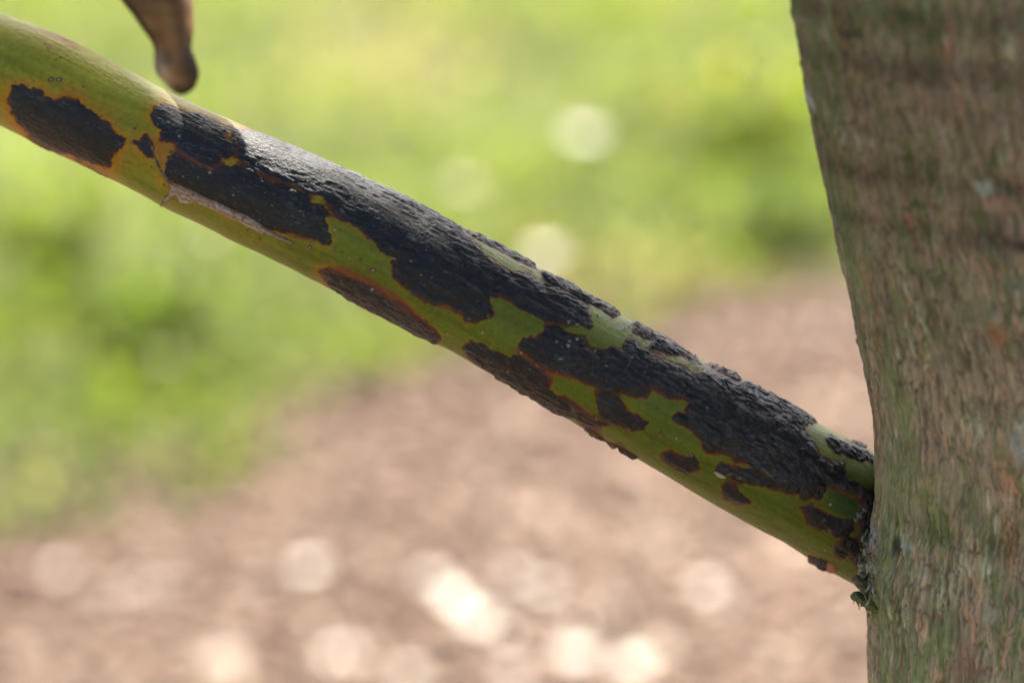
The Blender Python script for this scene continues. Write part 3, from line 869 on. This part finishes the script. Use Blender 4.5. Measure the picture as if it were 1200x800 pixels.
# ------------------------------------------------------------------ the ground behind
gm = Mat("soil")
gv = gm.coords((1, 1, 1))
gm.l(gm.ramp(gm.noise(gv, 3.0, 6), [(0.3, (0.12, 0.14, 0.035)), (0.6, (0.17, 0.17, 0.06)), (0.8, (0.22, 0.17, 0.10))]), gm.b.inputs["Base Color"])
gm.b.inputs["Roughness"].default_value = 0.95
me = make_mesh("ground", [(-300, -300, 0), (300, -300, 0), (300, 300, 0), (-300, 300, 0)], [(0, 1, 2, 3)], None, False)
add("ground", me, gm.m, kind="structure")

edge_px = [(-700, 700), (-250, 640), (0, 590), (130, 550), (250, 520), (330, 480), (420, 455), (520, 405), (620, 385), (700, 368), (800, 350), (900, 330), (1000, 305), (1150, 290), (1500, 270)]
edge = np.array([on_ground(x, y)[:2] for x, y in edge_px])
mm_ = Mat("mulch")
mv = mm_.coords((1, 1, 1))
mm_.l(mm_.ramp(mm_.noise(mv, 14.0, 8, 0.7), [(0.3, (0.10, 0.063, 0.042)), (0.5, (0.19, 0.125, 0.085)), (0.72, (0.29, 0.20, 0.14))]), mm_.b.inputs["Base Color"])
mm_.b.inputs["Roughness"].default_value = 0.95
mm_.l(mm_.bump(mm_.noise(mm_.coords((1, 1, 1)), 60, 6), 0.8, 0.02), mm_.b.inputs["Normal"])
bed = [(float(x), float(y), 0.004) for x, y in edge]
bed = [(-4.0, -3.0, 0.004)] + [(-4.0, float(edge[0][1]), 0.004)] + bed + [(5.0, float(edge[-1][1]), 0.004), (5.0, -3.0, 0.004)]
me = make_mesh("mulch_bed", bed, [tuple(range(len(bed)))[::-1]], None, False)
add("mulch_bed", me, mm_.m, kind="structure")


def edge_y(x):
    return np.interp(x, edge[:, 0], edge[:, 1])


# wood chips, one mass nobody could count
N = 24000
cy0 = rng.uniform(1.9, 6.5, N)
cx0 = rng.uniform(-0.36, 0.36, N) * cy0
kp = cy0 < edge_y(cx0) + 0.05 + 0.15 * rng.normal(size=N)
cx0, cy0 = cx0[kp], cy0[kp]
N = len(cx0)
L = rng.lognormal(math.log(0.013), 0.45, N)[:, None]
Wd = rng.uniform(0.004, 0.011, N)[:, None]
Hh = rng.uniform(0.0015, 0.004, N)[:, None]
an = rng.uniform(0, 2 * math.pi, N)
tilt = rng.normal(0, 0.22, N)[:, None]
ax = np.stack([np.cos(an), np.sin(an), 0 * an], -1)
ax = ax * np.cos(tilt) + np.array([0, 0, 1.0]) * np.sin(tilt)
sdv = np.stack([-np.sin(an), np.cos(an), 0 * an], -1)
upv = np.cross(ax, sdv)
cen = np.stack([cx0, cy0, 0.010 + rng.uniform(0, 0.012, N) + np.abs(np.sin(tilt[:, 0])) * L[:, 0]], -1)
corners = []
for sx, sy, sz in ((-1, -1, -1), (1, -.6, -1), (.8, 1, -1), (-1, .7, -1), (-1, -1, 1), (1, -.6, 1), (.8, 1, 1), (-1, .7, 1)):
    corners.append(cen + sx * L * ax + sy * Wd * sdv + sz * Hh * upv)
V = np.stack(corners, 1).reshape(-1, 3)
fb = np.array([(3, 2, 1, 0), (4, 5, 6, 7), (0, 1, 5, 4), (1, 2, 6, 5), (2, 3, 7, 6), (3, 0, 4, 7)])
F = (fb[None] + (np.arange(N) * 8)[:, None, None]).reshape(-1, 4)
pal = np.array([(0.15, 0.088, 0.058), (0.24, 0.150, 0.102), (0.31, 0.20, 0.138), (0.37, 0.255, 0.175), (0.48, 0.37, 0.265)])
cc = 0.82 * pal[rng.choice(5, N, p=[0.18, 0.27, 0.27, 0.18, 0.10])] * rng.uniform(0.8, 1.15, (N, 1))
mat_chip = attr_material("wood_chip", 0.8, 0.3, (200, 200, 200), (200, 200, 200), 0.3, 0.001)
me = make_mesh("wood_chips", V, F, np.repeat(cc, 8, 0), False)
add("wood_chips", me, mat_chip, label="brown wood chip mulch covering the bed", cat="mulch", kind="stuff")

# leafy ground cover
lm = Mat("leaf_green")
at = lm.n("Attribute", attribute_name="albedo")
lm.l(at.outputs["Color"], lm.b.inputs["Base Color"])
lm.b.inputs["Roughness"].default_value = 0.62
lm.b.inputs["Specular IOR Level"].default_value = 0.25
trn = lm.n("BsdfTranslucent")
tcol = lm.mixc(1.0, at.outputs["Color"], (1.5, 1.55, 0.7), 'MULTIPLY')
lm.l(tcol, trn.inputs[0])
mxs = lm.n("MixShader")
mxs.inputs[0].default_value = 0.55
lm.l(lm.b.outputs[0], mxs.inputs[1])
lm.l(trn.outputs[0], mxs.inputs[2])
lm.l(mxs.outputs[0], lm.out.inputs[0])
mat_leaf = lm.m


def leaves(cen, dirs, ln, wd, cols):
    """pointed leaves folded along the midrib; cen (N,3) base, dirs (N,3) unit"""
    n = len(cen)
    up = np.array([0, 0, 1.0]) + rng.normal(0, 0.35, (n, 3))
    sd_ = np.cross(dirs, up)
    sd_ /= np.linalg.norm(sd_, axis=1)[:, None]
    nn = np.cross(sd_, dirs)
    ln, wd = ln[:, None], wd[:, None]
    p = [cen, cen + dirs * ln * .35 + sd_ * wd * .5 + nn * wd * .15, cen + dirs * ln * .4 - nn * wd * .02,
         cen + dirs * ln * .35 - sd_ * wd * .5 + nn * wd * .15, cen + dirs * ln * .75 + sd_ * wd * .33 - nn * ln * .06,
         cen + dirs * ln * .75 - sd_ * wd * .33 - nn * ln * .06, cen + dirs * ln - nn * ln * .2]
    V = np.stack(p, 1).reshape(-1, 3)
    fb = np.array([(0, 2, 1), (0, 3, 2), (2, 4, 1), (2, 3, 5), (2, 5, 4), (4, 5, 6)])
    F = (fb[None] + (np.arange(n) * 7)[:, None, None]).reshape(-1, 3)
    return V, F, np.repeat(cols, 7, 0)


def leaf_dirs(n, lift=0.4, spread=0.5):
    a = rng.uniform(0, 2 * math.pi, n)
    e = rng.normal(lift, spread, n)
    return np.stack([np.cos(a) * np.cos(e), np.sin(a) * np.cos(e), np.sin(e)], -1)


greens = np.array([(0.098, 0.148, 0.018), (0.140, 0.196, 0.024), (0.178, 0.232, 0.030), (0.220, 0.262, 0.040), (0.28, 0.27, 0.08)])
N = 95000
gy = rng.uniform(2.9, 9.5, N)
gx = rng.uniform(-0.34, 0.36, N) * gy
dE = gy - edge_y(gx)
clump = fbm(gx / 0.42, gy / 0.42, 0 * gx, 3)
kp = (dE > -0.08 + 0.55 * clump + 0.05 * rng.normal(size=N)) & (rng.random(N) < 0.35 + 0.65 * smooth(-0.4, 0.3, clump))
gx, gy, dE, clump = gx[kp], gy[kp], dE[kp], clump[kp]
N = len(gx)
ht = (0.04 + 0.09 * smooth(0, 0.6, dE)) * (0.8 + 0.5 * clump.clip(-0.5, 1))
gz = 0.01 + ht.clip(0.01) * rng.random(N) ** 0.7
cidx = np.clip((rng.normal(1.9, 0.9, N) + 2.4 * clump), 0, 4).astype(int)
gcol = greens[cidx] * rng.uniform(0.8, 1.2, (N, 1))
gpx, gpy = project(np.stack([gx, gy, gz], -1))
dry = np.exp(-((gpx - 470) / 120) ** 2 - ((gpy - 60) / 60) ** 2) + 0.7 * np.exp(-((gpx - 700) / 200) ** 2 - ((gpy - 330) / 40) ** 2)
gcol = np.where((rng.random(N) < 0.75 * dry)[:, None], np.array([0.34, 0.27, 0.16]), gcol)
V, F, C = leaves(np.stack([gx, gy, gz], -1), leaf_dirs(N), rng.uniform(0.020, 0.048, N), rng.uniform(0.009, 0.020, N), gcol)
add("ground_cover", make_mesh("ground_cover", V, F, C), mat_leaf, label="low green leafy ground cover beyond the wood chips", cat="ground cover", kind="stuff")


# some taller plants standing out of it
def plant(px, py, r, h, n, label, ci):
    b = on_ground(px, py)
    e = bpy.data.objects.new("leafy_plant", None)
    COL.objects.link(e)
    e.location = b
    e["label"], e["category"], e["group"] = label, "plant", "leafy plants behind the wood chips"
    ns = 9
    SV, SF = [], []
    tips = []
    for k in range(ns):
        a = k / ns * 2 * math.pi + rng.uniform(-.3, .3)
        rr = r * rng.uniform(0.3, 0.9)
        t = np.linspace(0, 1, 6)
        hh = h * rng.uniform(0.7, 1.0)
        P = np.stack([np.cos(a) * rr * t ** 1.5, np.sin(a) * rr * t ** 1.5, hh * t - 0.01], -1)
        v, f = tube(P, 0.004 * (1.1 - t), 5)
        o = sum(len(q) for q in SV)
        SV.append(v)
        SF += [tuple(i + o for i in q) for q in f]
        tips.append(P)
    add("stem", make_mesh("stem", np.concatenate(SV), SF, solid_color(sum(len(q) for q in SV), (0.10, 0.12, 0.03))), mat_rind, e)
    k = rng.integers(0, ns, n)
    t = rng.uniform(0.15, 1, n)
    P = np.array(tips)
    ii = np.clip((t * 5).astype(int), 0, 4)
    base = P[k, ii] + (P[k, ii + 1] - P[k, ii]) * (t * 5 - ii)[:, None] + rng.normal(0, 0.012, (n, 3))
    V, F, C = leaves(base, leaf_dirs(n, 0.2), rng.uniform(0.04, 0.08, n), rng.uniform(0.018, 0.034, n), greens[np.clip(rng.normal(ci, 0.7, n), 0, 4).astype(int)] * rng.uniform(0.85, 1.15, (n, 1)))
    add("foliage", make_mesh("foliage", V, F, C), mat_leaf, e)


plant(875, 190, 0.34, 0.24, 420, "bushy bright green plant close beside the tree trunk", 3.6)
plant(925, 300, 0.17, 0.14, 130, "small dark green plant at the mulch edge by the trunk", 1.0)
plant(190, 425, 0.18, 0.15, 230, "low dark green plant below the left end of the limb", 0.8)
plant(70, 330, 0.26, 0.20, 300, "bushy bright green plant behind the left end of the limb", 3.0)

# pale dry leaves on the chips; on the cover they imitate sun glints
pl_ = Mat("pale_leaf_or_glint")
pl_.l(pl_.ramp(pl_.noise(pl_.coords((60, 60, 60)), 1, 4), [(0.3, (0.62, 0.54, 0.42)), (0.7, (0.82, 0.77, 0.66))]), pl_.b.inputs["Base Color"])
pl_.b.inputs["Roughness"].default_value = 0.6


def dry_leaf_mesh():
    n, m = 9, 7
    u = np.linspace(0, 1, n)[:, None]
    v = np.linspace(-1, 1, m)[None, :]
    w = 0.36 * np.sin(np.clip(u, 0.02, 0.99) * math.pi) ** 0.75
    x = (u - 0.5) + 0 * v
    y = w * v
    z = 0.10 * v ** 2 + 0.10 * (u - 0.5) ** 2 * 2 + 0.02 * np.sin(u * 9 + v * 3) + 0.03
    return make_mesh("fallen_leaf_or_glint", np.stack([x + 0 * y, y, z + 0 * y], -1).reshape(-1, 3), grid_faces(n, m))


dmesh = dry_leaf_mesh()
dmesh.materials.append(pl_.m)


def leaf_or_glint(px, py, size, z, label, group):
    p = on_ground(px, py, z)
    o = bpy.data.objects.new("fallen_leaf_or_glint", dmesh)
    COL.objects.link(o)
    o.location = p
    size *= 0.88
    o.scale = (size, size * rng.uniform(0.7, 1.1), size)
    o.rotation_euler = (rng.normal(0.0, 0.08), rng.normal(0, 0.08), rng.uniform(0, 6.28))
    o["label"], o["category"], o["group"] = label, "leaf", group


for px, py, s in ((364, 667, .052), (169, 691, .060), (142, 717, .050), (259, 774, .062), (508, 684, .066), (534, 704, .066), (556, 726, .062), (600, 745, .056), (690, 735, .05), (640, 690, .04), (605, 680, .046),
                  (830, 690, .046), (852, 712, .040), (401, 770, .056), (675, 770, .064), (740, 780, .056), (770, 760, .050), (71, 669, .042), (300, 685, .036), (640, 720, .046),
                  (870, 400, .032), (965, 385, .036), (590, 600, .034), (940, 640, .036), (560, 560, .028), (720, 715, .036), (900, 775, .046), (480, 790, .046),
                  (600, 790, .050), (30, 770, .040), (640, 600, .026), (780, 640, .034)):
    leaf_or_glint(px, py, s, 0.022, "pale dry leaf lying on the brown wood chips", "pale leaves on the wood chips")
for px, py, s in ((540, 222, .080), (685, 162, .086), (640, 300, .070), (880, 60, .055), (245, 275, .04), (195, 420, .026)):  # leaf shapes added for the sun glints of glossy foliage
    leaf_or_glint(px, py, s, 0.175, "pale leaf shape added as a sun glint on the green ground cover", "added sun glints on the ground cover")

# ---- limbs and leafy crown overhead, out of the frame, added toward the sun to shade the branch
rng = np.random.default_rng(12)
CR = np.array([0.06, 1.22, 2.45])
limb_tips = []
for k in range(11):
    a = k * 2.399
    el = rng.uniform(0.1, 0.9)
    tipv = CR + np.array([math.cos(a) * 0.62 * math.cos(el), math.sin(a) * 0.62 * math.cos(el), 0.5 * math.sin(el) - 0.25])
    st = ctr[np.searchsorted(zz, rng.uniform(1.75, 2.4))]
    t = np.linspace(0, 1, 10)[:, None]
    P = st * (1 - t) + tipv * t + np.array([0, 0, 0.10]) * np.sin(t * math.pi)
    V, F = tube(P, np.linspace(0.012, 0.004, 10), 8, 0.05)
    add("limb", make_mesh("limb", V - TREE0, F, solid_color(len(V), (0.16, 0.15, 0.07), 0.2)), mat_bark, tree)
    limb_tips.append(P)
N = CROWN_N
lt = np.array(limb_tips)
kk = rng.integers(0, len(lt), N)
tt_ = rng.uniform(3.0, 8.99, N)
ii = tt_.astype(int)
basep = lt[kk, ii] + (lt[kk, ii + 1] - lt[kk, ii]) * (tt_ - ii)[:, None] + rng.normal(0, 0.13, (N, 3))
basep[:, 2] = np.maximum(basep[:, 2], 1.72)
sv = np.array([math.sin(math.radians(SUN_AZ)) * math.cos(math.radians(SUN_ELEV)), math.cos(math.radians(SUN_AZ)) * math.cos(math.radians(SUN_ELEV)), math.sin(math.radians(SUN_ELEV))])
tq = (basep[:, 1] - 0.53) / sv[1]
hx, hz = basep[:, 0] - sv[0] * tq, basep[:, 2] - sv[2] * tq
gap = (rng.random(N) < np.where(hx < -0.055, GAPF, 0.3)) & (hx > -0.20) & (hx < 0.03) & (hz > 1.08) & (hz < 1.42)       # leaves left out so sun reaches the branch through the crown
basep = basep[~gap]
N = len(basep)
V, F, C = leaves(basep, leaf_dirs(N, -0.2, 0.4), rng.uniform(0.08, 0.15, N), rng.uniform(0.035, 0.06, N), greens[rng.integers(0, 3, N)] * rng.uniform(0.8, 1.1, (N, 1)))
add("shade_crown", make_mesh("shade_crown", V - TREE0, F, C), mat_leaf, tree)
